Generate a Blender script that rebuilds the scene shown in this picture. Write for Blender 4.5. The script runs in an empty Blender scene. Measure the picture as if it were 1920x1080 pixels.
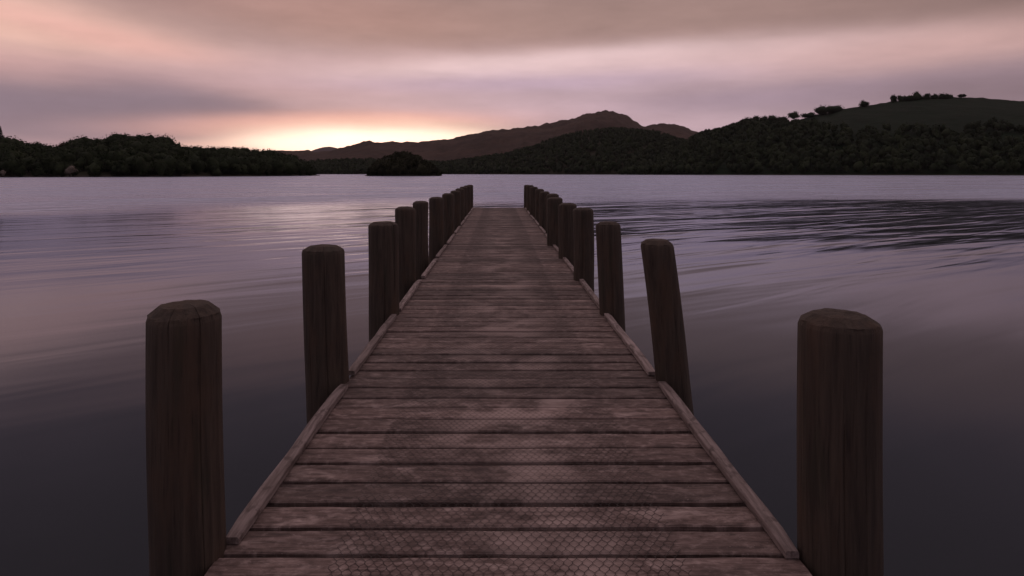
import bpy, math, random
import numpy as np
from mathutils import Vector

R = math.radians
SC = bpy.context.scene
COL = SC.collection

# ------------------------------------------------------------------ measures
F, U0, V0 = 1200.0, 935.0, 325.0      # focal length and vanishing point of the jetty in photo pixels
ZC = 1.65                             # eye height above the water
ZD = 0.55                             # deck height above the water


def sl(r, g, b):
    def f(c):
        c /= 255.0
        return c / 12.92 if c <= 0.04045 else ((c + 0.055) / 1.055) ** 2.4
    return (f(r), f(g), f(b), 1.0)


# ------------------------------------------------------------------ camera
cam = bpy.data.cameras.new('camera')
cam.sensor_width = 36.0
cam.lens = F / 1920 * 36
cam.shift_x = (960 - U0) / 1920
cam.shift_y = -(540 - V0) / 1920
cam.clip_start = 0.05
cam.clip_end = 30000
co = bpy.data.objects.new('camera', cam)
COL.objects.link(co)
co.location = (0, 0, ZC)
co.rotation_euler = (R(90), 0, 0)
SC.camera = co

SC.view_settings.view_transform = 'Standard'
SC.view_settings.look = 'None'
SC.view_settings.exposure = 0.0
SC.view_settings.gamma = 1.0
SC.render.engine = 'CYCLES'
SC.cycles.use_denoising = True
SC.cycles.max_bounces = 6
SC.cycles.volume_bounces = 0

# ------------------------------------------------------------------ sky
SUN_U, SUN_V = 715, 258
sun_a = math.atan((SUN_U - U0) / F)
sun_e = R(0.6)
W = bpy.data.worlds.new('World')
SC.world = W
W.use_nodes = True
nt = W.node_tree
nt.nodes.clear()
N, L = nt.nodes, nt.links


def nd(t, **kw):
    n = N.new(t)
    for k, v in kw.items():
        setattr(n, k, v)
    return n


def math_(op, a, b=None):
    n = nd('ShaderNodeMath', operation=op)
    for i, x in enumerate((a, b)):
        if x is None:
            continue
        if isinstance(x, (int, float)):
            n.inputs[i].default_value = x
        else:
            L.new(x, n.inputs[i])
    return n.outputs[0]


tc = nd('ShaderNodeTexCoord')
sep = nd('ShaderNodeSeparateXYZ')
L.new(tc.outputs['Generated'], sep.inputs[0])
az = math_('ARCTAN2', sep.outputs[0], sep.outputs[1])
el = math_('ARCSINE', sep.outputs[2])


def combine(a, b, c=None):
    n = nd('ShaderNodeCombineXYZ')
    L.new(a, n.inputs[0])
    L.new(b, n.inputs[1])
    return n.outputs[0]


def noise(vec, scale, detail=3, rough=0.5):
    n = nd('ShaderNodeTexNoise')
    n.inputs['Scale'].default_value = scale
    n.inputs['Detail'].default_value = detail
    n.inputs['Roughness'].default_value = rough
    L.new(vec, n.inputs['Vector'])
    return n.outputs['Fac']


# long soft cloud streaks: the elevation is bent by a flattened noise
shear = math_('ADD', el, math_('MULTIPLY', az, 0.035))
v1 = combine(math_('MULTIPLY', az, 2.2), math_('MULTIPLY', shear, 11.0))
v2 = combine(math_('MULTIPLY', az, 5.0), math_('MULTIPLY', shear, 42.0))
n1 = noise(v1, 1.6, 2)
n2 = noise(v2, 1.0, 4, 0.55)
ew = math_('ADD', el, math_('MULTIPLY', math_('SUBTRACT', n1, 0.5), 0.012))
ew = math_('ADD', ew, math_('MULTIPLY', math_('SUBTRACT', n2, 0.5), 0.010))
sky_vec = combine(az, ew)

ramp = nd('ShaderNodeValToRGB')
ramp.color_ramp.interpolation = 'B_SPLINE'
stops = [(-0.10, (60, 52, 58)), (0.0, (176, 146, 150)), (0.06, (172, 145, 152)), (0.10, (168, 140, 152)),
         (0.15, (196, 164, 166)), (0.20, (182, 144, 142)), (0.26, (140, 115, 122)), (0.34, (120, 103, 108)),
         (0.55, (140, 122, 126)), (1.0, (196, 172, 178)), (1.57, (206, 180, 186))]
cr = ramp.color_ramp
lo, hi = -0.10, 1.57
while len(cr.elements) < len(stops):
    cr.elements.new(0.5)
for e_, (p, c) in zip(cr.elements, stops):
    e_.position = (p - lo) / (hi - lo)
    e_.color = sl(*c)
mr = nd('ShaderNodeMapRange')
mr.inputs[1].default_value = lo
mr.inputs[2].default_value = hi
L.new(ew, mr.inputs[0])
L.new(mr.outputs[0], ramp.inputs[0])
cur = ramp.outputs[0]


def mix(fac, a, b):
    m = nd('ShaderNodeMix', data_type='RGBA')
    if isinstance(fac, (int, float)):
        m.inputs[0].default_value = fac
    else:
        L.new(fac, m.inputs[0])
    for i, x in ((6, a), (7, b)):
        if isinstance(x, tuple):
            m.inputs[i].default_value = x
        else:
            L.new(x, m.inputs[i])
    return m.outputs[2]


def cloud(u, v, su, sv, col, k=1.0, tilt=0.0, p=1.0, gain=1.0):
    """a soft bank of cloud or light in the sky, given by the direction it is seen in"""
    global cur
    a = math.atan((u - U0) / F)
    e = math.atan((V0 - v) / F * math.cos(a))
    m = nd('ShaderNodeMapping', vector_type='TEXTURE')
    m.inputs['Location'].default_value = (a, e, 0)
    m.inputs['Rotation'].default_value = (0, 0, R(tilt))
    m.inputs['Scale'].default_value = (su / F, sv / F, 1)
    L.new(sky_vec, m.inputs['Vector'])
    d = nd('ShaderNodeVectorMath', operation='DOT_PRODUCT')
    L.new(m.outputs[0], d.inputs[0])
    L.new(m.outputs[0], d.inputs[1])
    x = d.outputs['Value']
    if p != 1.0:
        x = math_('POWER', x, p)
    x = math_('EXPONENT', math_('MULTIPLY', x, -1.0))
    x = math_('MULTIPLY', x, k)
    c = sl(*col)
    cur = mix(x, cur, (c[0] * gain, c[1] * gain, c[2] * gain, 1))


# away from the sunset the overcast is darker and bluer
back = nd('ShaderNodeMapRange', interpolation_type='SMOOTHSTEP')
back.inputs[1].default_value = 0.5
back.inputs[2].default_value = -0.9
L.new(sep.outputs[1], back.inputs[0])
cur = mix(math_('MULTIPLY', back.outputs[0], 0.8), cur, sl(112, 104, 118))

CLOUDS = [
    # u, v, su, sv, colour, k, tilt, p
    (1150, 20, 950, 72, (163, 129, 121), 0.88, 0, 1.7),
    (1960, 10, 260, 85, (134, 106, 100), 0.85, 0, 1.0),
    (560, 10, 330, 50, (178, 134, 126), 0.8, -4, 1.2),
    (-40, 30, 280, 60, (250, 198, 176), 0.88, -10, 1.0),
    (180, 66, 280, 26, (232, 172, 160), 0.85, -9, 1.0),
    (120, 135, 460, 36, (204, 155, 152), 0.85, -3, 1.2),
    (620, 128, 330, 28, (203, 164, 168), 0.75, 3, 1.0),
    (1020, 120, 360, 24, (238, 204, 206), 0.85, 3, 1.3),
    (1330, 112, 380, 27, (228, 190, 191), 0.8, 1, 1.2),
    (1780, 96, 330, 38, (212, 166, 160), 0.75, 1, 1.1),
    (960, 158, 420, 22, (193, 164, 186), 0.8, 1, 1.0),
    (1450, 182, 420, 28, (165, 139, 156), 0.85, 2, 1.2),
    (1920, 172, 260, 44, (136, 112, 122), 0.9, 0, 1.0),
    (700, 195, 220, 22, (197, 164, 174), 0.6, 0, 1.0),
    (1000, 206, 220, 26, (210, 176, 188), 0.7, 0, 1.0),
    (1260, 238, 240, 24, (204, 170, 182), 0.8, 0, 1.0),
    (120, 212, 430, 52, (140, 119, 134), 0.97, -3, 1.7),
    (370, 208, 190, 46, (134, 115, 131), 0.92, -9, 1.5),
    (630, 234, 300, 22, (252, 182, 166), 0.9, 2, 1.3),
    (60, 266, 200, 10, (188, 150, 158), 0.6, 0, 1.0),
    (430, 268, 150, 13, (238, 186, 174), 0.85, 5, 1.2),
    (705, 262, 255, 33, (255, 216, 192), 0.95, 1, 1.8),
    (705, 268, 215, 30, (255, 236, 216), 0.9, 0, 2.0),
]
for c in CLOUDS:
    cloud(*c)
cloud(700, 272, 205, 29, (255, 208, 184), 1.0, 0, 1.9, gain=2.0)

# streak contrast
n3 = noise(combine(math_('MULTIPLY', az, 9.0), math_('MULTIPLY', el, 30.0)), 1.0, 5, 0.6)
st = math_('ADD', math_('MULTIPLY', math_('SUBTRACT', n2, 0.5), 0.18), 1.0)
st = math_('ADD', st, math_('MULTIPLY', math_('SUBTRACT', n3, 0.5), 0.34))
hs = nd('ShaderNodeHueSaturation')
hs.inputs['Saturation'].default_value = 0.92
L.new(cur, hs.inputs['Color'])
mulc = nd('ShaderNodeVectorMath', operation='SCALE')
L.new(hs.outputs[0], mulc.inputs[0])
L.new(st, mulc.inputs['Scale'])

sky = nd('ShaderNodeTexSky', sky_type='NISHITA')
sky.sun_disc = False
sky.sun_elevation = R(2.5)
sky.sun_rotation = sun_a
bg1 = nd('ShaderNodeBackground')
bg1.inputs['Strength'].default_value = 0.004
L.new(sky.outputs[0], bg1.inputs['Color'])
bg2 = nd('ShaderNodeBackground')
bg2.inputs['Strength'].default_value = 1.0
L.new(mulc.outputs[0], bg2.inputs['Color'])
add = nd('ShaderNodeAddShader')
L.new(bg1.outputs[0], add.inputs[0])
L.new(bg2.outputs[0], add.inputs[1])
wo = nd('ShaderNodeOutputWorld')
L.new(add.outputs[0], wo.inputs['Surface'])

# ------------------------------------------------------------------ sun, low and veiled by cloud
sd = bpy.data.lights.new('sun', 'SUN')
sd.energy = 0.02
sd.angle = R(3)
sd.color = (1.0, 0.72, 0.5)
so = bpy.data.objects.new('sun', sd)
COL.objects.link(so)
so.rotation_euler = (-Vector((math.sin(sun_a) * math.cos(sun_e), math.cos(sun_a) * math.cos(sun_e), math.sin(sun_e)))).to_track_quat('-Z', 'Y').to_euler()


# ================================================================== helpers
def hash2(ix, iy, seed):
    h = (ix.astype(np.int64) * 374761393 + iy.astype(np.int64) * 668265263 + seed * 974634777) & 0xffffffff
    h = ((h ^ (h >> 13)) * 1274126177) & 0xffffffff
    h = h ^ (h >> 16)
    return (h & 0xffff) / 65535.0


def vnoise(x, y, seed=0):
    x = np.asarray(x, float)
    y = np.asarray(y, float)
    ix, iy = np.floor(x), np.floor(y)
    fx, fy = x - ix, y - iy
    fx = fx * fx * (3 - 2 * fx)
    fy = fy * fy * (3 - 2 * fy)
    a = hash2(ix, iy, seed)
    b = hash2(ix + 1, iy, seed)
    c = hash2(ix, iy + 1, seed)
    d = hash2(ix + 1, iy + 1, seed)
    return (a + (b - a) * fx) * (1 - fy) + (c + (d - c) * fx) * fy


def fbm(x, y, seed=0, octv=4, gain=0.5):
    s, a, t = 0.0, 1.0, 0.0
    for o in range(octv):
        s = s + a * (vnoise(np.asarray(x) * 2 ** o, np.asarray(y) * 2 ** o, seed + o * 17) - 0.5)
        t += a
        a *= gain
    return s / t * 2


def link_mesh(name, verts, faces, mat, parent=None, smooth=False, attr=None):
    """ONE mesh object out of arrays: faces all of the same length, or a list of lists"""
    me = bpy.data.meshes.new(name)
    if isinstance(faces, np.ndarray):
        n, k = faces.shape
        me.vertices.add(len(verts))
        me.vertices.foreach_set('co', np.asarray(verts, np.float32).ravel())
        me.loops.add(n * k)
        me.loops.foreach_set('vertex_index', faces.astype(np.int32).ravel())
        me.polygons.add(n)
        me.polygons.foreach_set('loop_start', np.arange(0, n * k, k, dtype=np.int32))
        me.update(calc_edges=True)
    else:
        me.from_pydata([tuple(v) for v in verts], [], faces)
        me.update()
    if smooth:
        me.polygons.foreach_set('use_smooth', np.ones(len(me.polygons), bool))
    if attr is not None:
        at = me.attributes.new('tint', 'FLOAT', 'POINT')
        at.data.foreach_set('value', np.asarray(attr, np.float32))
    me.materials.append(mat)
    o = bpy.data.objects.new(name, me)
    COL.objects.link(o)
    if parent:
        o.parent = parent
    return o


def tag(o, label=None, cat=None, group=None, kind=None):
    for k, v in (('label', label), ('category', cat), ('group', group), ('kind', kind)):
        if v:
            o[k] = v
    return o


def empty(name, loc=(0, 0, 0)):
    o = bpy.data.objects.new(name, None)
    o.empty_display_size = 0.2
    COL.objects.link(o)
    o.location = loc
    return o


class MatB:
    """small helper to wire a procedural material"""
    def __init__(s, name):
        s.m = bpy.data.materials.new(name)
        s.m.use_nodes = True
        s.t = s.m.node_tree
        s.N, s.L = s.t.nodes, s.t.links
        s.b = s.N['Principled BSDF']

    def put(s, sock, x):
        if isinstance(x, (int, float)):
            sock.default_value = x
        elif isinstance(x, tuple):
            sock.default_value = x
        else:
            s.L.new(x, sock)

    def math(s, op, a, b=None, c=None):
        n = s.N.new('ShaderNodeMath')
        n.operation = op
        for i, x in enumerate((a, b, c)):
            if x is not None:
                s.put(n.inputs[i], x)
        return n.outputs[0]

    def coord(s, kind='Object'):
        return s.N.new('ShaderNodeTexCoord').outputs[kind]

    def pos(s):
        return s.N.new('ShaderNodeNewGeometry').outputs['Position']

    def mapping(s, vec, scale=(1, 1, 1), rot=(0, 0, 0), loc=(0, 0, 0)):
        n = s.N.new('ShaderNodeMapping')
        n.inputs['Scale'].default_value = scale
        n.inputs['Rotation'].default_value = rot
        s.put(n.inputs['Location'], loc)
        s.L.new(vec, n.inputs['Vector'])
        return n.outputs[0]

    def noise(s, vec, scale, detail=4, rough=0.55, dist=0.0):
        n = s.N.new('ShaderNodeTexNoise')
        n.inputs['Scale'].default_value = scale
        n.inputs['Detail'].default_value = detail
        n.inputs['Roughness'].default_value = rough
        n.inputs['Distortion'].default_value = dist
        s.L.new(vec, n.inputs['Vector'])
        return n.outputs['Fac']

    def range(s, x, a, b, c=0.0, d=1.0, smooth=True):
        n = s.N.new('ShaderNodeMapRange')
        if smooth:
            n.interpolation_type = 'SMOOTHSTEP'
        s.put(n.inputs[0], x)
        for i, v in ((1, a), (2, b), (3, c), (4, d)):
            s.put(n.inputs[i], v)
        return n.outputs[0]

    def mix(s, f, a, b, blend='MIX'):
        n = s.N.new('ShaderNodeMix')
        n.data_type = 'RGBA'
        n.blend_type = blend
        s.put(n.inputs[0], f)
        s.put(n.inputs[6], a)
        s.put(n.inputs[7], b)
        return n.outputs[2]

    def bump(s, h, dist, strength=1.0, normal=None):
        n = s.N.new('ShaderNodeBump')
        n.inputs['Distance'].default_value = dist
        s.put(n.inputs['Strength'], strength)
        s.L.new(h, n.inputs['Height'])
        if normal is not None:
            s.L.new(normal, n.inputs['Normal'])
        return n.outputs[0]

    def attr(s, name):
        n = s.N.new('ShaderNodeAttribute')
        n.attribute_name = name
        return n.outputs['Fac']

    def sepxyz(s, v):
        n = s.N.new('ShaderNodeSeparateXYZ')
        s.L.new(v, n.inputs[0])
        return n.outputs

    def rnd(s):
        return s.N.new('ShaderNodeObjectInfo').outputs['Random']

    def done(s, color, rough, normal=None, spec=0.5):
        s.put(s.b.inputs['Base Color'], color)
        s.put(s.b.inputs['Roughness'], rough)
        s.b.inputs['Specular IOR Level'].default_value = spec
        if normal is not None:
            s.L.new(normal, s.b.inputs['Normal'])
        return s.m


# ================================================================== materials
def mat_water():
    m = MatB('lake water')
    p = m.pos()
    x, y, z = m.sepxyz(p)
    # how far out the surface is ruffled by the wind: an uneven line about forty metres out
    edge = m.noise(m.mapping(p, (0.02, 0.05, 1)), 1.0, 3)
    yy = m.math('ADD', y, m.math('MULTIPLY', m.math('SUBTRACT', edge, 0.5), 26.0))
    left = m.range(x, -4.0, -24.0, 0.0, -17.0)
    yy = m.math('ADD', yy, m.math('MULTIPLY', left, -1.0))
    far = m.range(yy, 34.0, 46.0)
    calm = m.range(y, 7.0, 17.0)
    # swell lines running away to the right
    def swell(ang, sx, sy, detail, rough, dist):
        return m.noise(m.mapping(m.mapping(p, rot=(0, 0, R(-ang))), (sx, sy, 1)), 1.0, detail, rough, dist)
    w1 = swell(28, 0.07, 0.42, 3, 0.45, 0.5)
    w2 = swell(36, 0.20, 1.2, 2, 0.45, 0.8)
    w3 = swell(8, 0.45, 0.55, 3, 0.6, 0.0)
    w4 = swell(14, 0.05, 0.16, 2, 0.5, 0.3)
    h = m.math('ADD', m.math('MULTIPLY', w1, m.range(x, -12.0, 6.0, 0.030, 0.17)), m.math('MULTIPLY', w2, m.range(x, -12.0, 6.0, 0.018, 0.062)))
    h = m.math('MULTIPLY', h, m.range(calm, 0, 1, 0.11, 1.0, False))
    h = m.math('ADD', h, m.math('MULTIPLY', m.math('MULTIPLY', w3, far), 0.16))
    nrm = m.bump(h, 1.0)
    gust = m.range(w4, 0.40, 0.62)
    rough = m.math('ADD', m.math('MULTIPLY', far, m.math('ADD', m.math('MULTIPLY', gust, 0.10), 0.15)), 0.10)
    N_, L_ = m.N, m.L
    N_.remove(m.b)
    dif = N_.new('ShaderNodeBsdfDiffuse')
    dif.inputs['Color'].default_value = (0.013, 0.0135, 0.009, 1)
    glo = N_.new('ShaderNodeBsdfGlossy')
    glo.inputs['Color'].default_value = (0.68, 0.755, 0.955, 1)
    fr = N_.new('ShaderNodeFresnel')
    fr.inputs['IOR'].default_value = 1.38
    mx = N_.new('ShaderNodeMixShader')
    L_.new(rough, glo.inputs['Roughness'])
    for n_ in (glo, fr):
        L_.new(nrm, n_.inputs['Normal'])
    L_.new(fr.outputs[0], mx.inputs[0])
    L_.new(dif.outputs[0], mx.inputs[1])
    L_.new(glo.outputs[0], mx.inputs[2])
    L_.new(mx.outputs[0], N_['Material Output'].inputs['Surface'])
    return m.m


def mat_plank():
    m = MatB('weathered deck board')
    p = m.coord('Object')
    t = m.attr('tint')
    shift = m.math('MULTIPLY', t, 37.0)
    cx = m.N.new('ShaderNodeCombineXYZ')
    m.L.new(shift, cx.inputs[0])
    m.L.new(shift, cx.inputs[2])
    va = m.N.new('ShaderNodeVectorMath')
    m.L.new(p, va.inputs[0])
    m.L.new(cx.outputs[0], va.inputs[1])
    q = va.outputs[0]
    grain = m.noise(m.mapping(q, (5.0, 62, 62)), 1.0, 5, 0.6, 0.7)
    fine = m.noise(m.mapping(q, (22, 240, 240)), 1.0, 4, 0.6)
    blot = m.noise(m.mapping(q, (4.5, 11.0, 1)), 1.0, 6, 0.66, 0.5)
    mott = m.noise(m.mapping(q, (22, 34, 1)), 1.0, 5, 0.65, 0.3)
    speck = m.noise(q, 110.0, 3, 0.6)
    c = m.mix(m.range(grain, 0.3, 0.72), (0.075, 0.049, 0.042, 1), (0.215, 0.156, 0.139, 1))
    c = m.mix(m.range(mott, 0.48, 0.70, 0, 0.75), c, (0.31, 0.24, 0.22, 1))
    c = m.mix(m.range(mott, 0.46, 0.30, 0, 0.7), c, (0.055, 0.038, 0.033, 1))
    c = m.mix(m.range(blot, 0.52, 0.72, 0, 0.72), c, (0.46, 0.365, 0.335, 1))
    c = m.mix(m.range(blot, 0.46, 0.28, 0, 0.6), c, (0.052, 0.036, 0.032, 1))
    c = m.mix(m.range(fine, 0.52, 0.75, 0, 0.45), c, (0.05, 0.036, 0.031, 1))
    c = m.mix(m.range(speck, 0.64, 0.76, 0, 0.6), c, (0.44, 0.36, 0.335, 1))
    x, y, z = m.sepxyz(p)
    # trodden middle of the boards is paler, in patches
    tread = m.noise(m.mapping(p, (2.2, 3.0, 1), (0, 0, 0), (4, 9, 0)), 1.0, 4, 0.6)
    mid = m.math('MULTIPLY', m.range(m.math('ABSOLUTE', m.math('SUBTRACT', x, 0.05)), 0.42, 0.10), m.range(tread, 0.46, 0.60))
    c = m.mix(m.math('MULTIPLY', mid, 0.68), c, (0.44, 0.345, 0.315, 1))
    tv = m.range(m.math('FRACT', m.math('MULTIPLY', t, 7.31)), 0, 1, 0.68, 1.36, False)
    g = m.N.new('ShaderNodeVectorMath')
    g.operation = 'SCALE'
    c = m.mix(1.0, c, (1.0, 0.965, 0.93, 1), 'MULTIPLY')
    m.L.new(c, g.inputs[0])
    m.L.new(tv, g.inputs['Scale'])
    h = m.math('ADD', m.math('MULTIPLY', grain, 0.6), m.math('MULTIPLY', fine, 0.5))
    nrm = m.bump(h, 0.004, 0.9)
    return m.done(g.outputs[0], m.range(grain, 0.2, 0.8, 0.55, 0.8), nrm, 0.35)


def mat_kerb():
    m = MatB('bleached kerb timber')
    q = m.coord('Object')
    grain = m.noise(m.mapping(q, (60, 5, 60)), 1.0, 5, 0.6, 0.5)
    blot = m.noise(m.mapping(q, (22, 13, 22)), 1.0, 4, 0.6)
    c = m.mix(m.range(grain, 0.3, 0.7), (0.16, 0.12, 0.105, 1), (0.42, 0.335, 0.31, 1))
    c = m.mix(m.range(blot, 0.52, 0.66, 0, 0.85), c, (0.09, 0.066, 0.058, 1))
    c = m.mix(m.math('MULTIPLY', m.rnd(), 0.5), c, (0.12, 0.09, 0.08, 1))
    return m.done(c, 0.75, m.bump(grain, 0.006, 0.9), 0.3)


def mat_post(name, dark, mid, red):
    m = MatB(name)
    q = m.coord('Object')
    r = m.rnd()
    cx = m.N.new('ShaderNodeCombineXYZ')
    for i in range(3):
        m.L.new(m.math('MULTIPLY', r, 31.0), cx.inputs[i])
    va = m.N.new('ShaderNodeVectorMath')
    m.L.new(q, va.inputs[0])
    m.L.new(cx.outputs[0], va.inputs[1])
    q2 = va.outputs[0]
    grain = m.noise(m.mapping(q2, (45, 45, 2.6)), 1.0, 6, 0.62, 0.5)
    fine = m.noise(m.mapping(q2, (160, 160, 6)), 1.0, 4, 0.6)
    blot = m.noise(m.mapping(q2, (9, 9, 3.0)), 1.0, 4, 0.6)
    c = m.mix(m.range(grain, 0.32, 0.70), dark, mid)
    c = m.mix(m.range(blot, 0.48, 0.72, 0, 0.7), c, red)
    c = m.mix(m.range(fine, 0.55, 0.75, 0, 0.6), c, (0.016, 0.013, 0.012, 1))
    moss = m.noise(m.mapping(q2, (14, 14, 2.0)), 1.0, 3)
    c = m.mix(m.math('MULTIPLY', m.range(moss, 0.55, 0.72), 0.4), c, (0.035, 0.040, 0.026, 1))
    h = m.math('ADD', m.math('MULTIPLY', grain, 0.8), m.math('MULTIPLY', fine, 0.35))
    return m.done(c, 0.8, m.bump(h, 0.010, 0.9), 0.25)


def mat_plain(name, col, rough=0.8):
    m = MatB(name)
    n = m.noise(m.coord('Object'), 12.0, 4)
    c2 = tuple(v * 0.55 for v in col[:3]) + (1,)
    return m.done(m.mix(m.range(n, 0.35, 0.65), c2, col), rough, m.bump(n, 0.004, 0.5), 0.3)


def mat_leaf(name, a, b, scale=0.25):
    m = MatB(name)
    p = m.pos()
    n = m.noise(p, scale, 3, 0.6)
    n2 = m.noise(p, scale * 9, 2, 0.6)
    c = m.mix(m.range(n, 0.35, 0.66), a, b)
    c = m.mix(m.range(n2, 0.5, 0.75, 0, 0.4), c, tuple(min(1, v * 1.4) for v in b[:3]) + (1,))
    return m.done(c, 0.85, None, 0.1)


def mat_land(name, a, b, c3, scale=0.012):
    m = MatB(name)
    p = m.pos()
    x, y, z = m.sepxyz(p)
    n = m.noise(p, scale, 6, 0.6)
    n2 = m.noise(p, scale * 7, 5, 0.65)
    c = m.mix(m.range(n, 0.36, 0.62), a, b)
    c = m.mix(m.range(n2, 0.5, 0.7, 0, 0.75), c, c3)
    shore = m.range(m.math('ADD', z, m.math('MULTIPLY', n2, 1.2)), 1.6, 0.9)
    c = m.mix(m.math('MULTIPLY', shore, 0.8), c, (0.085, 0.068, 0.058, 1))
    return m.done(c, 0.9, m.bump(n2, 3.0, 0.6), 0.1)


M_WATER = mat_water()
M_PLANK = mat_plank()
M_KERB = mat_kerb()
M_POST = mat_post('tarred round timber', (0.054, 0.040, 0.031, 1), (0.096, 0.071, 0.053, 1), (0.098, 0.062, 0.042, 1))
M_BEAM = mat_plain('dark bearer timber', (0.05, 0.04, 0.035, 1))
M_WIRE = mat_plain('dull netting wire', (0.058, 0.044, 0.039, 1), 0.6)
M_BARK = mat_plain('bark', (0.03, 0.025, 0.02, 1), 0.9)
M_LEAF_NEAR = mat_leaf('oak leaves', (0.019, 0.026, 0.013, 1), (0.031, 0.040, 0.018, 1), 0.12)
M_LEAF_FAR = mat_leaf('far leaves', (0.018, 0.026, 0.014, 1), (0.033, 0.043, 0.020, 1), 0.05)
M_LEAF_ISLE = mat_leaf('island leaves', (0.020, 0.021, 0.011, 1), (0.033, 0.033, 0.016, 1), 0.12)
M_CONIFER = mat_leaf('conifer needles', (0.018, 0.024, 0.014, 1), (0.03, 0.036, 0.02, 1), 0.3)
M_BLOSSOM = mat_leaf('pale blossom', (0.13, 0.105, 0.085, 1), (0.24, 0.20, 0.165, 1), 0.5)
M_BROWN = mat_leaf('rusty leaves', (0.07, 0.05, 0.035, 1), (0.10, 0.07, 0.05, 1), 0.5)
M_GRASS = mat_land('hill pasture', (0.005, 0.014, 0.005, 1), (0.009, 0.019, 0.008, 1), (0.014, 0.015, 0.008, 1))
M_WOODFLOOR = mat_land('wood floor', (0.020, 0.020, 0.012, 1), (0.034, 0.032, 0.018, 1), (0.04, 0.032, 0.02, 1))
M_HEATH = mat_land('heather and bracken', (0.050, 0.032, 0.025, 1), (0.080, 0.050, 0.038, 1), (0.030, 0.023, 0.017, 1), 0.008)
M_FELL_HAZED = mat_land('distant fell', (0.10, 0.075, 0.075, 1), (0.13, 0.10, 0.095, 1), (0.09, 0.07, 0.07, 1), 0.002)  # paleness of distance haze is put into this colour, beyond the thin air volume

# ================================================================== the lake
xs = np.concatenate([[-5500, -2500, -800, -250], np.linspace(-80, 80, 17), [250, 800, 2500, 5500]])
ys = np.concatenate([[-900, -300, -40], np.linspace(-10, 80, 19), [160, 400, 1200, 2500, 4950]])
gx, gy = np.meshgrid(xs, ys)
vv = np.stack([gx.ravel(), gy.ravel(), np.zeros(gx.size)], 1)
nx_, ny_ = len(xs), len(ys)
i, j = np.meshgrid(np.arange(nx_ - 1), np.arange(ny_ - 1))
a = (j * nx_ + i).ravel()
ff = np.stack([a, a + 1, a + nx_ + 1, a + nx_], 1)
tag(link_mesh('water', vv, ff, M_WATER), 'calm lavender grey lake around the jetty', kind='structure')


# ================================================================== hills
def curve(pts):
    px = np.array([p[0] for p in pts], float)
    py = np.array([p[1] for p in pts], float)
    return lambda u: np.interp(u, px, py)


class Hill:
    """land rising from a shore at depth y0(u) to a crest at depth y1(u) seen at height v(u), and falling behind"""
    def __init__(s, name, label, pts, y0, y1, u0, u1, mat, power=0.85, rough=0.06, nu=260, nt=36, seed=1, scale=0.02):
        s.v = curve(pts)
        s.y0 = curve(y0) if isinstance(y0, list) else (lambda u: np.full(np.shape(u), float(y0)))
        s.y1 = curve(y1) if isinstance(y1, list) else (lambda u: np.full(np.shape(u), float(y1)))
        s.power, s.rough, s.seed, s.scale = power, rough, seed, scale
        u = np.linspace(u0, u1, nu)
        t = np.concatenate([np.linspace(0, 1, nt), 1 + np.linspace(0.08, 1.2, 12)])
        U, T = np.meshgrid(u, t)
        P = s.at(U, T)
        vs = P.reshape(-1, 3)
        n, mrows = nu, len(t)
        i, j = np.meshgrid(np.arange(n - 1), np.arange(mrows - 1))
        a = (j * n + i).ravel()
        f = np.stack([a, a + 1, a + n + 1, a + n], 1)
        s.o = link_mesh(name, vs, f, mat, smooth=True)
        tag(s.o, label, kind='structure')

    def at(s, U, T):
        U = np.asarray(U, float)
        T = np.asarray(T, float)
        Y0, Y1 = s.y0(U), s.y1(U)
        Y = Y0 + (Y1 - Y0) * T
        ztop = np.maximum(ZC + (V0 - s.v(U)) / F * Y1, -0.5)
        tf = np.clip(T, 0, 1)
        prof = tf ** s.power
        backf = np.clip(T - 1, 0, None)
        z = -0.8 + (ztop + 0.8) * prof
        z = z - (ztop + 3) * np.minimum(backf / 1.2, 1) ** 1.3
        X = (U - U0) / F * Y
        nz = fbm(X * s.scale, Y * s.scale, s.seed, 5)
        amp = s.rough * np.maximum(ztop, 2) * np.where(T <= 1, np.sin(np.pi * np.clip(T, 0, 1)) * 1.0, 0.6 * np.minimum(backf * 4, 1))
        z = z + nz * amp
        z = z + fbm(X * s.scale * 5, Y * s.scale * 1.5, s.seed + 9, 4) * s.rough * 0.42 * np.maximum(ztop, 2) * np.clip(T * 3, 0, 1)
        z = z + fbm(X * s.scale * 13, Y * s.scale * 4, s.seed + 19, 3) * s.rough * 0.20 * np.maximum(ztop, 2) * np.clip(T * 3, 0, 1)
        return np.stack([X, Y, z], -1)


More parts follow.
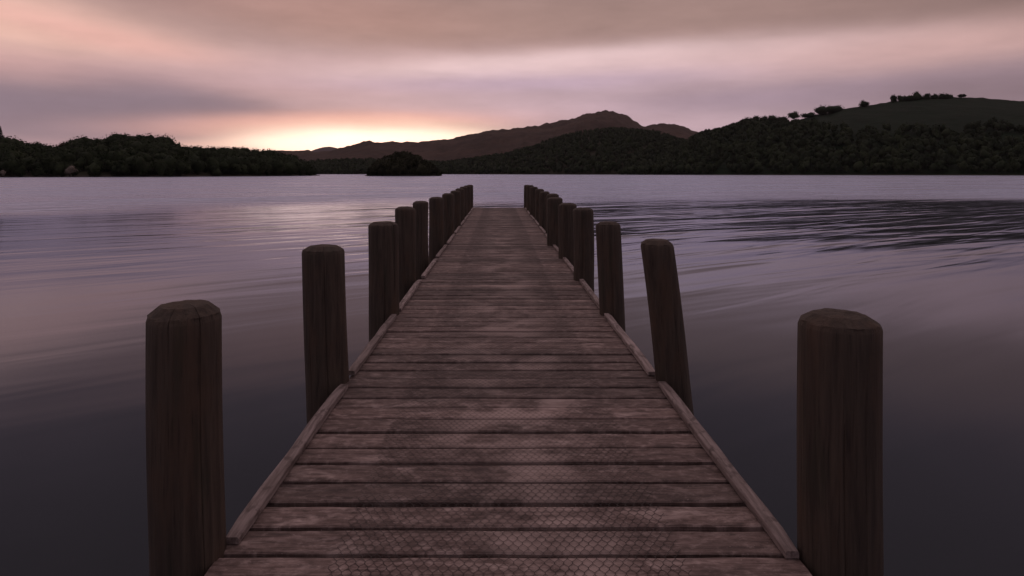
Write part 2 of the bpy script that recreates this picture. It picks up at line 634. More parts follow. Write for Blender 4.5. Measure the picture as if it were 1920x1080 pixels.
def leaf_cloud(name, centers, rx, rz, nleaf, size, mat, seed, lobes=6, parent=None):
    """crowns of many leaf-clump faces, spread over lobes"""
    rng = np.random.default_rng(seed)
    n = len(centers)
    centers = np.asarray(centers)
    rx = np.broadcast_to(rx, n)
    rz = np.broadcast_to(rz, n)
    size = np.broadcast_to(size, n)
    ld = rng.normal(size=(n, lobes, 3))
    ld /= np.linalg.norm(ld, axis=2, keepdims=True)
    ld[:, :, 2] = ld[:, :, 2] * 0.85 + 0.05
    lr = rng.uniform(0.38, 0.58, (n, lobes))
    lc = ld * 0.55
    k = rng.integers(0, lobes, (n, nleaf))
    d = rng.normal(size=(n, nleaf, 3))
    d /= np.linalg.norm(d, axis=2, keepdims=True)
    idx = np.arange(n)[:, None]
    rad = lr[idx, k] * rng.uniform(0.55, 1.06, (n, nleaf))
    p = lc[idx, k] + d * rad[..., None]
    p[..., 0] *= rx[:, None]
    p[..., 1] *= rx[:, None]
    p[..., 2] *= rz[:, None]
    p = p + centers[:, None, :]
    nrm = d + rng.normal(scale=0.45, size=d.shape)
    nrm /= np.linalg.norm(nrm, axis=2, keepdims=True)
    h = rng.normal(size=d.shape)
    t1 = np.cross(nrm, h)
    t1 /= np.linalg.norm(t1, axis=2, keepdims=True) + 1e-9
    t2 = np.cross(nrm, t1)
    sz = (size[:, None] * rng.uniform(0.5, 1.2, (n, nleaf)))[..., None]
    q = np.stack([p - t1 * sz * 0.5, p + t2 * sz * 0.35 - t1 * sz * 0.08, p + t1 * sz * 0.5, p - t2 * sz * 0.38 + t1 * sz * 0.1], 2)
    v = q.reshape(-1, 3)
    f = np.arange(len(v)).reshape(-1, 4)
    # the shaded inner mass of each crown, lumpy along its lobes
    la, lon = 7, 10
    th = np.linspace(0.05, math.pi - 0.05, la)
    ph = np.linspace(0, 2 * math.pi, lon, endpoint=False)
    TH, PH = np.meshgrid(th, ph, indexing='ij')
    D = np.stack([np.sin(TH) * np.cos(PH), np.sin(TH) * np.sin(PH), np.cos(TH)], -1).reshape(-1, 3)
    ldn = ld / np.linalg.norm(ld, axis=2, keepdims=True)
    dots = np.einsum('kc,nlc->nkl', D, ldn).max(2)
    rr_ = 0.46 + 0.34 * np.clip(dots, 0, 1) ** 5
    cv = D[None] * rr_[..., None] * np.stack([rx, rx, rz], -1)[:, None, :] + centers[:, None, :]
    ii, jj = np.meshgrid(np.arange(la - 1), np.arange(lon), indexing='ij')
    q0 = np.stack([ii * lon + jj, (ii + 1) * lon + jj, (ii + 1) * lon + (jj + 1) % lon, ii * lon + (jj + 1) % lon], -1).reshape(-1, 4)
    cf = (q0[None] + (np.arange(n) * la * lon)[:, None, None]).reshape(-1, 4) + len(v)
    v = np.concatenate([v, cv.reshape(-1, 3)])
    f = np.concatenate([f, cf])
    return link_mesh(name, v, f, mat, parent)


def wood(name, label, hill, n, u0, u1, sil, hrange, leaf, nleaf, mat, seed, t_range=(0.0, 1.0), ridge=0, keep=None, wide=0.42):
    """a far wood that reads as one mass; no tree rises past the skyline of the wood"""
    rng = np.random.default_rng(seed)
    u = rng.uniform(u0, u1, n)
    t = rng.uniform(*t_range, n) ** 1.15
    if ridge:
        u = np.concatenate([u, np.linspace(u0, u1, ridge) + rng.normal(scale=1.5, size=ridge)])
        t = np.concatenate([t, rng.uniform(0.93, 1.0, ridge)])
    t = np.maximum(t, 0.012)
    if keep is not None:
        k = keep(u, t, rng)
        u, t = u[k], t[k]
    P = hill.at(u, t)
    h = rng.uniform(*hrange, len(u))
    cap = ZC + (V0 - sil(u)) / F * P[:, 1] - P[:, 2] + rng.normal(scale=0.06, size=len(u)) * h
    isr = t > 0.92
    h = np.where(isr, np.clip(cap, 0.4 * hrange[0], 1.5 * hrange[1]), np.minimum(h, cap))
    ok = (h > 0.3 * hrange[0]) & (P[:, 2] > -0.4)
    P, h = P[ok], h[ok]
    rz = h * 0.56
    rx = h * rng.uniform(wide * 0.85, wide * 1.25, len(h))
    c = P.copy()
    c[:, 2] += h * 0.46
    o = leaf_cloud(name, c, rx, rz, nleaf, leaf, mat, seed + 5)
    tag(o, label, 'woodland', kind='stuff')
    return o


# distant fell, main range, far wooded slope, right hill, left headland, island
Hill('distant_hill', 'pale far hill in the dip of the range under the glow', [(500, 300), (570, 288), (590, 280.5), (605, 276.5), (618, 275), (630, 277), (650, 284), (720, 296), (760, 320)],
     3600, 4200, 480, 780, M_FELL_HAZED, 0.8, 0.03, 80, 14, 3, 0.0016)

RANGE = [(-1200, 300), (-300, 292), (200, 296), (420, 288), (510, 282), (545, 282), (560, 284), (575, 281), (590, 284), (620, 282), (650, 273),
         (668, 269), (690, 265), (705, 267), (735, 265), (752, 268), (770, 266), (805, 266), (820, 262), (838, 262), (850, 259.5), (862, 257), (880, 253),
         (905, 247), (930, 244), (960, 240), (985, 238.5), (1010, 235), (1035, 231), (1060, 225), (1080, 219), (1100, 213), (1118, 210), (1138, 208),
         (1150, 208.5), (1165, 212), (1178, 219), (1190, 227), (1200, 234), (1210, 236), (1225, 233), (1245, 231.5), (1270, 233), (1285, 237),
         (1298, 242), (1310, 246), (1340, 252), (1500, 262), (2000, 270), (3200, 290)]
rng_hill = Hill('heather_hills', 'brown heather range with a rounded summit beyond the lake', RANGE, 1350, [(-1200, 2300), (800, 2100), (1140, 2300), (3200, 2300)],
                -900, 2700, M_HEATH, 0.80, 0.11, 1800, 50, 11, 0.006)

MID_SIL = curve([(400, 306), (560, 300), (600, 297), (640, 295), (690, 294), (760, 297), (830, 300), (850, 298), (900, 291), (950, 283), (1000, 270), (1035, 256),
                 (1075, 246), (1110, 240), (1150, 237), (1185, 238), (1230, 243), (1260, 252), (1285, 260), (1310, 264), (1400, 272), (1500, 285)])
mid_hill = Hill('wooded_slope', 'dark wooded lower slope at the far end of the lake', [(400, 316), (560, 312), (640, 306), (760, 307), (830, 309), (900, 300), (950, 292), (1000, 279), (1035, 266), (1075, 255),
                (1110, 249), (1150, 246), (1185, 247), (1230, 252), (1260, 260), (1285, 268), (1310, 272), (1400, 282), (1500, 295)],
                [(400, 1150), (830, 1100), (1100, 850), (1500, 800)], [(400, 1330), (830, 1320), (1150, 1290), (1500, 1280)], 400, 1500, M_WOODFLOOR, 0.8, 0.04, 200, 24, 21, 0.01)
wood('woodland', 'dense dark wood covering the slope below the brown range', mid_hill, 4600, 410, 1490, MID_SIL, (6, 14), 2.6, 46, M_LEAF_FAR, 31, ridge=150)

RIGHT = [(1100, 336), (1150, 329), (1200, 312), (1270, 280), (1300, 258), (1320, 246), (1350, 241), (1380, 232), (1400, 227), (1440, 228), (1475, 228), (1500, 224), (1530, 215), (1560, 211),
         (1580, 203.5), (1605, 200.5), (1640, 196), (1670, 190), (1700, 186.5), (1760, 182.5), (1800, 182), (1850, 184), (1885, 188.5), (1920, 189), (2100, 196), (2400, 215), (3000, 262), (3400, 300)]
right_hill = Hill('pasture_hill', 'dark green pasture hill rising on the right shore', RIGHT, [(1100, 760), (1200, 700), (1500, 600), (1920, 500), (3400, 420)],
                  [(1100, 1000), (1200, 1050), (1500, 950), (1920, 880), (3400, 800)], 1105, 3300, M_GRASS, 0.78, 0.035, 420, 40, 41, 0.012)
R_SIL = curve([(1150, 320), (1200, 302), (1270, 272), (1300, 252), (1320, 243), (1350, 239), (1380, 228), (1395, 223), (1480, 224), (1520, 220), (1580, 210), (1640, 202), (3300, 205)])


def keep_right(u, t, rng):
    p = hill_px(right_hill, u, t)
    # wooded west flank, a belt along the shore, scattered clumps above
    bound = np.interp(p[:, 1], [215, 235, 260, 290, 327], [1478, 1560, 1592, 1640, 1700])
    d = fbm(p[:, 0] * 0.012, p[:, 1] * 0.03, 77, 3)
    west = u < bound + d * 60
    shore = t < 0.22 + 0.12 * d
    clump = (fbm(p[:, 0] * 0.008, p[:, 1] * 0.05, 78, 3) > 0.10 + np.clip((262 - p[:, 1]) * 0.012, -0.1, 0.6)) & (p[:, 0] > 1600)
    return west | shore | (clump & (rng.random(len(u)) < 0.8))


def hill_px(h, u, t):
    P = h.at(u, t)
    return np.stack([u, V0 - (P[:, 2] - ZC) / P[:, 1] * F], 1)


wood('woodland', 'dark broadleaf wood on the flank and shore of the pasture hill', right_hill, 5400, 1160, 2700, R_SIL, (5, 13.5), 2.2, 64, M_LEAF_FAR, 43, keep=keep_right, ridge=60)

LEFT_SIL = curve([(-900, 250), (-200, 250), (0, 253), (22, 252), (35, 256), (50, 264), (75, 266), (100, 269), (115, 269), (125, 265), (135, 260), (150, 253), (175, 252), (200, 252),
                  (210, 249), (222, 244.5), (235, 246), (245, 250), (258, 249), (268, 247), (280, 249), (300, 251), (315, 255), (330, 262), (345, 268), (355, 272), (390, 274), (405, 275),
                  (420, 273), (445, 271), (460, 275), (490, 278), (510, 279), (530, 283), (550, 290), (570, 300), (585, 312), (592, 324), (600, 330)])
left_hill = Hill('headland', 'low wooded headland along the left shore', [(-900, 285), (0, 288), (60, 296), (120, 297), (150, 286), (220, 282), (300, 285), (350, 297), (440, 297), (500, 303), (550, 312), (575, 322), (592, 327), (640, 333)],
                 [(-900, 240), (0, 275), (120, 285), (300, 300), (450, 350), (592, 440), (640, 460)], [(-900, 360), (0, 400), (300, 430), (450, 480), (592, 500), (640, 500)],
                 -900, 600, M_WOODFLOOR, 0.7, 0.08, 220, 24, 51, 0.03)
wood('woodland', 'dark oak wood crowding the headland on the left shore', left_hill, 1500, -880, 590, LEFT_SIL, (5, 12), 1.1, 240, M_LEAF_NEAR, 53, t_range=(0.0, 1.0), ridge=110, wide=0.52)

ISLE_SIL = curve([(684, 331), (692, 324), (700, 308), (715, 295), (728, 287), (742, 282), (755, 281), (768, 284), (780, 289), (795, 299), (808, 306), (818, 314), (824, 324), (832, 331)])
isle = Hill('island', 'small island in the lake left of the jetty end', [(670, 334), (684, 329), (692, 326), (715, 314), (750, 303), (790, 311), (815, 322), (826, 327.5), (840, 334)],
            [(670, 400), (750, 380), (840, 400)], [(670, 415), (750, 425), (840, 415)], 676, 836, M_WOODFLOOR, 0.6, 0.05, 60, 16, 61, 0.05)
wood('woodland', 'rounded clump of trees covering the small island', isle, 150, 690, 824, ISLE_SIL, (5, 9), 1.3, 220, M_LEAF_ISLE, 63, t_range=(0.0, 1.0), ridge=22, wide=0.52)


# ================================================================== trees one can tell apart
def tube(path, radii, n=8):
    vs, fs = [], []
    for k, (p, r) in enumerate(zip(path, radii)):
        p = Vector(p)
        d = (Vector(path[min(k + 1, len(path) - 1)]) - Vector(path[max(k - 1, 0)])).normalized()
        a = d.orthogonal().normalized()
        b = d.cross(a)
        for i in range(n):
            an = 2 * math.pi * i / n
            vs.append(p + a * math.cos(an) * r + b * math.sin(an) * r)
        if k:
            o = (k - 1) * n
            for i in range(n):
                fs.append([o + i, o + (i + 1) % n, o + n + (i + 1) % n, o + n + i])
    return vs, fs


def trunk_mesh(h, w, seed):
    rng = random.Random(seed)
    vs, fs = [], []

    def addt(path, rad):
        v, f = tube(path, rad, 7)
        o = len(vs)
        vs.extend(v)
        fs.extend([[i + o for i in q] for q in f])
    r = h * 0.035
    addt([(0, 0, -0.8), (0, 0, h * 0.2), (rng.uniform(-.1, .1) * w, 0, h * 0.45), (rng.uniform(-.1, .1) * w, 0, h * 0.75)], [r * 1.4, r, r * 0.75, r * 0.3])
    for k in range(6):
        an = k * 1.05 + rng.uniform(-.3, .3)
        z0 = h * rng.uniform(0.25, 0.45)
        L_ = w * rng.uniform(0.25, 0.4)
        addt([(0, 0, z0), (math.cos(an) * L_ * 0.6, math.sin(an) * L_ * 0.6, z0 + h * 0.16), (math.cos(an) * L_, math.sin(an) * L_, z0 + h * 0.34)], [r * 0.6, r * 0.4, r * 0.12])
    return vs, fs


def tree(u, vtop, vbase, wpx, depth, label, seed, mat=None, group=None, name='tree', leaf=1.0, nleaf=420, low=0.5, cat='tree'):
    base = Vector(((u - U0) / F * depth, depth, ZC + (V0 - vbase) / F * depth))
    h = (vbase - vtop) / F * depth * 1.06
    w = wpx / F * depth
    root = empty(name, base)
    tag(root, label, cat, group)
    v, f = trunk_mesh(h, w, seed)
    link_mesh('trunk', v, f, M_BARK, root, smooth=True)
    leaf_cloud('crown', np.array([[0, 0, h * low]]), w * 0.56, h * (1 - low) * 1.02, nleaf, leaf, mat or M_LEAF_FAR, seed, lobes=8, parent=root)
    return root


def ridge_depth(u):
    return float(right_hill.y1(np.array([u]))[0]) * 0.985


G1, G2 = 'trees along the top of the pasture hill', 'trees on the shoulder of the pasture hill'
TREES = [
    (1400, 219, 233, 20, 'dark tree at the lower end of the shoulder treeline', G2),
    (1416, 216, 232, 20, 'broad tree second up in the shoulder treeline', G2),
    (1433, 216, 231, 17, 'small round tree in the notch of the shoulder treeline', G2),
    (1449, 213.5, 231, 24, 'highest broad crown in the middle of the shoulder treeline', G2),
    (1466, 215, 231, 19, 'last rounded tree at the upper end of the shoulder treeline', G2),
    (1489, 208.5, 227, 17, 'lone rounded tree on a bare stem in the gap of the skyline', None),
    (1517, 210, 221, 26, 'low spreading bush on the slope between lone tree and big clump', None),
    (1541, 195.5, 214, 27, 'lower half of the big tree pair on the hill shoulder', None),
    (1562, 194, 213, 32, 'broader upper half of the big tree pair on the hill shoulder', None),
    (1620, 188, 200.5, 14, 'small tree alone on the bare slope below the hilltop wood', None),
    (1675, 178, 191, 13, 'round tree at the lower end of the hilltop row', G1),
    (1690, 177, 189.5, 17, 'squat dark tree second from the lower end of the hilltop row', G1),
    (1704, 174.5, 188, 19, 'wide flat crowned tree beside the tallest hilltop tree', G1),
    (1721, 170, 186.5, 17, 'tallest domed tree standing above the hilltop row', G1),
    (1738, 175, 185, 13, 'small round tree just past the tallest hilltop tree', G1),
    (1752, 175.5, 184.5, 13, 'low round tree in the middle of the hilltop row', G1),
    (1767, 174, 184, 16, 'flat topped tree near the upper end of the hilltop row', G1),
    (1779, 174.5, 184, 12, 'end tree of the hilltop row beside open grass', G1),
    (1803, 176.5, 183.5, 11, 'single small tree apart on the crest past the hilltop row', None),
]
for k, (u, vt, vb, w, lab, g) in enumerate(TREES):
    tree(u, vt, vb + (4 if g == G1 else 0), w * 1.22, ridge_depth(u), lab, 900 + k, group=g, low=0.54 if lab.startswith('lone') else 0.40, leaf=1.6, nleaf=620)

tree(131, 309, 330, 27, 286, 'pale blossoming bush at the water edge below the wood', 971, M_BLOSSOM, name='flowering_bush', leaf=0.5, nleaf=420, low=0.5, cat='bush')
tree(116, 266, 292, 20, 400, 'brownish round tree in the dip of the headland skyline', 973, M_BROWN, leaf=0.9, nleaf=300, low=0.5)
tree(6, 317, 331, 11, 274, 'small pale bush on the shore at the photo edge', 972, M_BLOSSOM, name='flowering_bush', leaf=0.4, nleaf=120, low=0.5, cat='bush')


def conifer(u, vtop, vbase, wpx, depth, label, seed):
    rng = np.random.default_rng(seed)
    base = Vector(((u - U0) / F * depth, depth, ZC + (V0 - vbase) / F * depth))
    h = (vbase - vtop) / F * depth
    w = wpx / F * depth / 2
    root = empty('conifer_tree', base)
    tag(root, label, 'tree')
    v, f = tube([(0, 0, -0.8), (0, 0, h * 0.5), (0, 0, h)], [h * 0.025, h * 0.016, h * 0.003], 8)
    link_mesh('trunk', v, f, M_BARK, root, smooth=True)
    vs, fs = [], []
    for k in range(520):
        t = rng.uniform(0.12, 0.99)
        an = rng.uniform(0, 6.283)
        L_ = w * (1 - t) * rng.uniform(0.55, 1.1) + 0.12
        z = h * t
        d = np.array([math.cos(an), math.sin(an), 0])
        s = np.array([-math.sin(an), math.cos(an), 0])
        p0 = d * L_ * 0.15 + [0, 0, z]
        p1 = d * L_ * 0.65 + [0, 0, z - 0.10 * L_]
        p2 = d * L_ + [0, 0, z - 0.32 * L_]
        o = len(vs)
        vs += [p0, p1 + s * 0.26 + [0, 0, rng.uniform(-.2, .1)], p2, p1 - s * 0.26 + [0, 0, rng.uniform(-.2, .1)]]
        fs.append([o, o + 1, o + 2, o + 3])
    link_mesh('crown', vs, fs, M_CONIFER, root)


conifer(1, 236, 275, 24, 395, 'pointed conifer rising above the wood at the photo edge', 88)

# ================================================================== the jetty
jetty = empty('jetty', (0, 0, ZD))
tag(jetty, 'long narrow wooden jetty of weathered planks running out over the lake', 'jetty')
XL, XR = -0.803, 0.845
Y_END = 20.45
rng = random.Random(5)
nprng = np.random.default_rng(5)


def plank_rows():
    """each board: its near edge, far edge"""
    y = -1.60
    out = []
    while y < Y_END:
        w = rng.uniform(0.114, 0.132)
        g = rng.choice([0.014, 0.018, 0.022, 0.026, 0.030])
        out.append((y, y + w))
        y += w + g
    return out


PL_V, PL_F, PL_T = [], [], []
NS = 30
for k, (ya, yb) in enumerate(plank_rows()):
    tint = rng.random()
    skew = rng.uniform(-0.004, 0.004)
    zb = rng.uniform(-0.003, 0.003)
    tilt = rng.uniform(-0.0025, 0.0025)
    xs_ = np.linspace(XL - rng.uniform(0, 0.012), XR + rng.uniform(0, 0.012), NS + 1)
    e1 = fbm(xs_ * 6, np.full_like(xs_, k * 3.1), 5, 3) * 0.0030
    e2 = fbm(xs_ * 6, np.full_like(xs_, k * 3.1 + 50), 6, 3) * 0.0030
    zz = fbm(xs_ * 3, np.full_like(xs_, k * 2.3), 7, 3) * 0.0025 + zb
    rowv = []
    base = len(PL_V)
    c = 0.006
    for i in range(NS + 1):
        x = xs_[i]
        sk = skew * x
        a_, b_ = ya + e1[i] + sk, yb + e2[i] + sk
        t_ = zz[i]
        PL_V += [(x, a_, -0.034), (x, a_, t_ - c), (x, a_ + c, t_ - 0.0015), (x, (a_ + b_) / 2, t_ + tilt), (x, b_ - c, t_ - 0.0015), (x, b_, t_ - c), (x, b_, -0.034)]
        PL_T += [tint] * 7
    for i in range(NS):
        o = base + i * 7
        for q in range(6):
            PL_F.append([o + q, o + 7 + q, o + 7 + q + 1, o + q + 1])
        PL_F.append([o + 6, o + 13, o + 7, o])
    PL_F.append([base + q for q in range(7)])
    o = base + NS * 7
    PL_F.append([o + q for q in range(6, -1, -1)])
link_mesh('decking', PL_V, PL_F, M_PLANK, jetty, attr=PL_T)


# wire netting laid over the walked strip against slipping
def netting():
    s = 0.028
    rowh = 0.024
    x0, x1 = -0.475, 0.555
    nx, ny = int((x1 - x0) / s), int((Y_END - 1.2) / rowh)
    segs = []
    wob = np.random.default_rng(3)
    i, j = np.meshgrid(np.arange(nx), np.arange(ny))
    cx = x0 + (i + 0.5 * (j % 2)) * s
    cy = 1.25 + j * rowh
    cx = cx + fbm(cx * 7, cy * 7, 8, 3) * 0.007
    cy = cy + fbm(cx * 7, cy * 7, 9, 3) * 0.007
    k = rowh * 0.34
    hw = s * 0.5
    # honeycomb: an upright twist and two slants per cell
    A = np.stack([cx, cy - k * 0.5], -1).reshape(-1, 2)
    B = np.stack([cx, cy + k * 0.5], -1).reshape(-1, 2)
    C = np.stack([cx + hw, cy + rowh - k * 0.5], -1).reshape(-1, 2)
    D = np.stack([cx - hw, cy + rowh - k * 0.5], -1).reshape(-1, 2)
    P = np.concatenate([A, B, B])
    Q = np.concatenate([B, C, D])
    keep = (Q[:, 0] > x0) & (Q[:, 0] < x1)
    # torn and trodden away in places
    mid = (P + Q) / 2
    keep &= fbm(mid[:, 0] * 2.1, mid[:, 1] * 1.6, 14, 3) > -0.60
    P, Q = P[keep], Q[keep]
    d = Q - P
    L_ = np.linalg.norm(d, axis=1, keepdims=True)
    nrm = np.stack([-d[:, 1], d[:, 0]], 1) / L_
    r = 0.00085
    z0 = 0.0035
    z0a = z0 + fbm(P[:, 0] * 5, P[:, 1] * 5, 10, 2)[:, None] * 0.0015
    one = np.ones((len(P), 1))
    v = np.stack([np.hstack([P + nrm * r, z0a]), np.hstack([P, z0a + r * 0.5]), np.hstack([P - nrm * r, z0a]),
                  np.hstack([Q + nrm * r, z0a]), np.hstack([Q, z0a + r * 0.5]), np.hstack([Q - nrm * r, z0a])], 1)
    b = np.arange(len(P))[:, None] * 6
    f = np.concatenate([b + np.array([[0, 3, 4, 1]]), b + np.array([[1, 4, 5, 2]])])
    return link_mesh('wire_netting', v.reshape(-1, 3), f, M_WIRE, jetty)


netting()

# posts: x at deck level, depth, radius, drop of the top below the eye, lean of the top in x
LP = [(-0.896, 1.85, 0.1015, 0.408, -0.012), (-0.905, 3.38, 0.112, 0.405, -0.022), (-0.893, 5.0, 0.118, 0.402, -0.006), (-0.965, 6.6, 0.108, 0.370, 0.0),
      (-1.0, 8.2, 0.105, 0.380, 0.0), (-0.95, 9.75, 0.115, 0.385, 0.0), (-0.905, 11.5, 0.112, 0.383, 0.0), (-0.89, 13.2, 0.108, 0.378, 0.0),
      (-0.905, 14.95, 0.106, 0.374, 0.0), (-0.912, 16.7, 0.105, 0.370, 0.0), (-0.91, 18.5, 0.104, 0.375, 0.0), (-0.905, 20.2, 0.10, 0.385, 0.0)]
RP = [(0.974, 1.83, 0.108, 0.424, -0.002), (0.925, 3.4, 0.088, 0.376, -0.086), (0.885, 5.0, 0.097, 0.402, -0.030), (0.878, 6.6, 0.107, 0.378, -0.008),
      (0.893, 8.3, 0.118, 0.410, 0.0), (0.862, 9.8, 0.120, 0.390, 0.0), (0.955, 11.5, 0.110, 0.388, 0.015), (0.945, 13.2, 0.108, 0.396, 0.0),
      (0.955, 14.95, 0.108, 0.388, 0.0), (0.918, 16.7, 0.106, 0.372, 0.0), (0.91, 18.5, 0.106, 0.364, 0.0), (0.897, 20.2, 0.10, 0.387, 0.0)]

# kerbs: one length between each two posts, and beams below
KW, KH = 0.046, 0.027


def kerb(xc, ya, yb, seed):
    r_ = np.random.default_rng(seed)
    n = 14
    ys_ = np.linspace(ya, yb, n)
    vs = []
    x_off = r_.uniform(-0.006, 0.006)
    xa = r_.uniform(-0.006, 0.006)
    for k_, y in enumerate(ys_):
        s = (k_ / (n - 1) - 0.5)
        w = KW / 2 * (1 + 0.10 * (vnoise(y * 5, seed, 3) - 0.5) * 2)
        z1 = 0.005 + KH * (1 + 0.14 * (vnoise(y * 4, seed, 4) - 0.5) * 2)
        x = xc + x_off + xa * s + 0.005 * (vnoise(y * 4, seed, 5) - 0.5)
        if k_ in (0, n - 1):
            w *= 0.90
            z1 -= 0.006
        c = 0.004
        vs += [(x - w, y, 0.005), (x - w, y, z1 - c), (x - w + c, y, z1), (x + w - c, y, z1), (x + w, y, z1 - c), (x + w, y, 0.005)]
    fs = []
    for k_ in range(n - 1):
        o = k_ * 6
        for q in range(6):
            fs.append([o + q, o + (q + 1) % 6, o + 6 + (q + 1) % 6, o + 6 + q])
    fs.append(list(range(6)))
    fs.append([(n - 1) * 6 + q for q in range(5, -1, -1)])
    return link_mesh('kerb', vs, fs, M_KERB, jetty)


def box(vs, fs, x0, x1, y0, y1, z0, z1):
    o = len(vs)
    vs += [(x0, y0, z0), (x1, y0, z0), (x1, y1, z0), (x0, y1, z0), (x0, y0, z1), (x1, y0, z1), (x1, y1, z1), (x0, y1, z1)]
    fs += [[o + 3, o + 2, o + 1, o], [o + 4, o + 5, o + 6, o + 7], [o, o + 1, o + 5, o + 4], [o + 1, o + 2, o + 6, o + 5], [o + 2, o + 3, o + 7, o + 6], [o + 3, o, o + 4, o + 7]]


for side, posts, xc in ((-1, LP, -0.795), (1, RP, 0.837)):
    yy = [0.25] + [p[1] for p in posts]
    rr = [0.11] + [p[2] for p in posts]
    for k in range(1, len(yy) - 1):
        kerb(xc, yy[k] + ((0.04 if side < 0 else -0.01) if k == 1 else rr[k] * 0.80), yy[k + 1] - rr[k + 1] * 1.0, 100 + k + 40 * (side > 0))
for xb in (-0.62, 0.02, 0.66):
    vs, fs = [], []
    box(vs, fs, xb - 0.04, xb + 0.04, -1.6, Y_END - 0.05, -0.19, -0.036)
    link_mesh('joist', vs, fs, M_BEAM, jetty)
for p in LP:
    vs, fs = [], []
    box(vs, fs, -0.84, 0.86, p[1] - 0.06, p[1] + 0.06, -0.34, -0.192)
    link_mesh('crossbeam', vs, fs, M_BEAM, jetty)


def post(x, y, r, drop, lean, seed, cracks, label, cap=0.028, facets=9):
    """a round driven pile: slightly crooked, split by drying cracks, its top cut to a shallow faceted cap"""
    rg = random.Random(seed)
    top = ZC - drop - ZD                 # height of the rim above the deck
    nseg = 56
    angs = [2 * math.pi * i / nseg for i in range(nseg)]
    for ca, wd, dp, z0, z1 in cracks:
        angs = [a_ for a_ in angs if abs((a_ - ca + math.pi) % (2 * math.pi) - math.pi) > wd * 1.6]
        angs += [ca - wd, ca, ca + wd]
    angs = sorted(a_ % (2 * math.pi) for a_ in angs)
    n = len(angs)
    zs = [-2.2, -0.9] + list(np.linspace(-0.5, top - 0.012, 26)) + [top]
    vs, fs = [], []
    ph = rg.uniform(0, 50)
    bow = rg.uniform(-0.008, 0.008)
    for z in zs:
        s = (z / top)
        ox = lean * s + bow * math.sin(max(0, min(1, s)) * math.pi)
        for a_ in angs:
            rad = r * (1 + 0.030 * (vnoise(math.cos(a_) * 1.3 + ph, math.sin(a_) * 1.3 + z * 1.3, seed) - 0.5) * 2)
            rad *= 1 + 0.012 * (vnoise(math.cos(a_) * 9 + ph, math.sin(a_) * 9 + z * 0.8, seed + 3) - 0.5) * 2
            rad *= 1 - 0.02 * s
            if z == zs[-1]:
                rad -= 0.004
            for ca, wd, dp, z0, z1 in cracks:
                d_ = abs((a_ - ca + math.pi) % (2 * math.pi) - math.pi)
                if d_ < 1e-6 and z0 <= z <= z1:
                    rad -= dp * (0.5 + 0.8 * vnoise(z * 9, seed, 8))
            vs.append((ox + rad * math.cos(a_), rad * math.sin(a_), z))
    for k in range(len(zs) - 1):
        o = k * n
        for i in range(n):
            fs.append([o + i, o + (i + 1) % n, o + n + (i + 1) % n, o + n + i])
    # faceted cap rings
    o = (len(zs) - 1) * n
    fa = rg.uniform(0, 1)
    for rf, zf in ((0.955, 0.13), (0.66, 0.86), (0.30, 1.0)):
        ring = len(vs)
        for a_ in angs:
            seg = 2 * math.pi / facets
            loc = ((a_ + fa) % seg) - seg / 2
            k_ = math.cos(seg / 2) / math.cos(loc)
            rad = r * rf * (0.45 + 0.55 * k_)
            dz = 0.0018 * (vnoise(math.cos(a_) * 3, math.sin(a_) * 3 + ph, seed + 9) - 0.5) * 2
            for ca, wd, dp, z0, z1 in cracks:
                if abs((a_ - ca + math.pi) % (2 * math.pi) - math.pi) < 1e-6 and z1 >= top:
                    dz -= dp * 0.6
            vs.append((lean + rad * math.cos(a_), rad * math.sin(a_), top + cap * zf + dz))
        for i in range(n):
            fs.append([o + i, o + (i + 1) % n, ring + (i + 1) % n, ring + i])
        o = ring
    vs.append((lean, 0, top + cap))
    cidx = len(vs) - 1
    for i in range(n):
        fs.append([o + i, o + (i + 1) % n, cidx])
    ob = link_mesh('post', vs, fs, M_POST)
    ob.location = (x, y, ZD)
    tag(ob, label, 'post', 'timber posts along both sides of the jetty')
    # the cap keeps its cut edge
    for p_ in ob.data.polygons:
        p_.use_smooth = p_.index < (len(zs) - 2) * n
    return ob


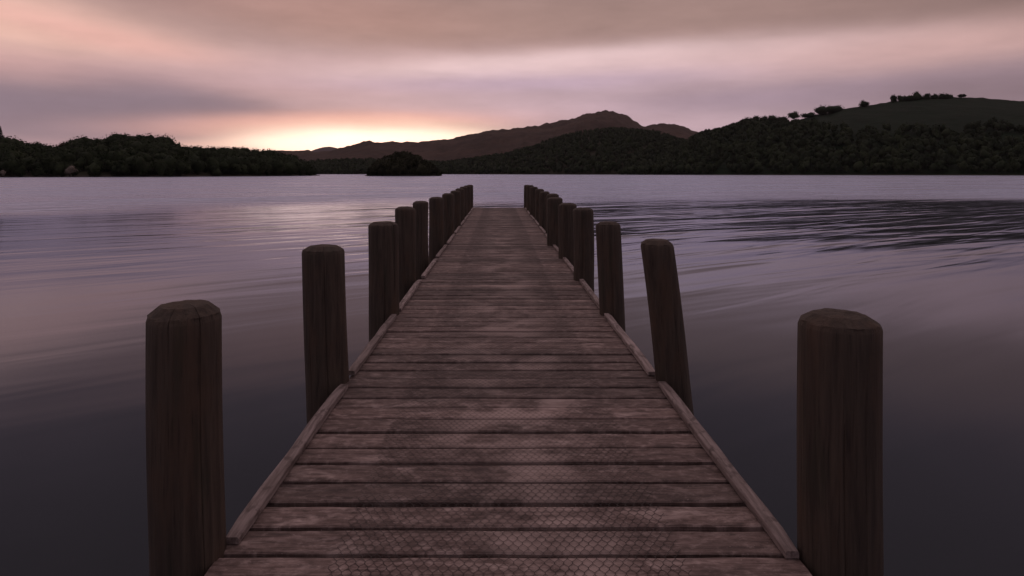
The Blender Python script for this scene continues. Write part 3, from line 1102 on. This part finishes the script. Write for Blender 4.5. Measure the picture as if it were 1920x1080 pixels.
ORD = ['first', 'second', 'third', 'fourth', 'fifth', 'sixth', 'seventh', 'eighth', 'ninth', 'tenth', 'eleventh', 'last']
LLOOK = ['thick cracked post with domed cap, nearest on the left side of the jetty',
         'stout post with a long split, second on the left side of the jetty',
         'knotty grey brown post, third on the left side of the jetty']
RLOOK = ['thickest flat topped post, nearest on the right side of the jetty',
         'slim post leaning in over the deck, second on the right side of the jetty',
         'slim upright post, third on the right side of the jetty',
         'tall dark mossy post, fourth on the right side of the jetty']


def plabel(k, side, looks):
    if k < len(looks):
        return looks[k]
    return f'dark round post, {ORD[k]} from the near end on the {side} side of the jetty' if k < 11 else f'farthest post, at the lake end of the {side} side of the jetty'


T_ = 3.0
FR = -math.pi / 2      # towards the photographer
CR_L = {0: [(FR + 0.86, 0.012, 0.008, -1, T_), (FR + 0.05, 0.010, 0.004, 0.60, T_)], 1: [(FR + 0.30, 0.012, 0.009, -1, T_), (FR - 0.5, 0.012, 0.007, -1, 0.3)],
        2: [(FR + 0.9, 0.03, 0.02, 0.2, T_), (FR + 0.2, 0.02, 0.008, -1, 0.35)]}
CR_R = {0: [(FR - 0.35, 0.012, 0.006, -1, 0.40), (FR + 0.2, 0.010, 0.004, 0.1, 0.5)], 1: [(FR + 0.3, 0.018, 0.008, -1, 0.4)], 3: [(FR - 0.3, 0.02, 0.010, -1, T_)]}
for k, p in enumerate(LP):
    post(*p, 200 + k, CR_L.get(k, [(FR + rng.uniform(-0.9, 0.9), 0.014, 0.007, -1, T_)]), plabel(k, 'left', LLOOK), cap=0.026 if k else 0.034, facets=9)
for k, p in enumerate(RP):
    post(*p, 300 + k, CR_R.get(k, [(FR + rng.uniform(-0.9, 0.9), 0.014, 0.007, -1, T_)]), plabel(k, 'right', RLOOK), cap=0.026, facets=8)

# ================================================================== air
vs, fs = [], []
box(vs, fs, -5600, 5600, -950, 5000, -8.0, 330.0)
hz = bpy.data.materials.new('thin evening air')
hz.use_nodes = True
ht = hz.node_tree
ht.nodes.clear()
ho = ht.nodes.new('ShaderNodeOutputMaterial')
hv = ht.nodes.new('ShaderNodeVolumePrincipled')
hv.inputs['Color'].default_value = (0.95, 0.9, 0.92, 1)
hv.inputs['Density'].default_value = 2.4e-5
hv.inputs['Anisotropy'].default_value = 0.2
ht.links.new(hv.outputs[0], ho.inputs['Volume'])
tag(link_mesh('haze', vs, fs, hz), 'thin evening haze over the lake and hills', kind='stuff')
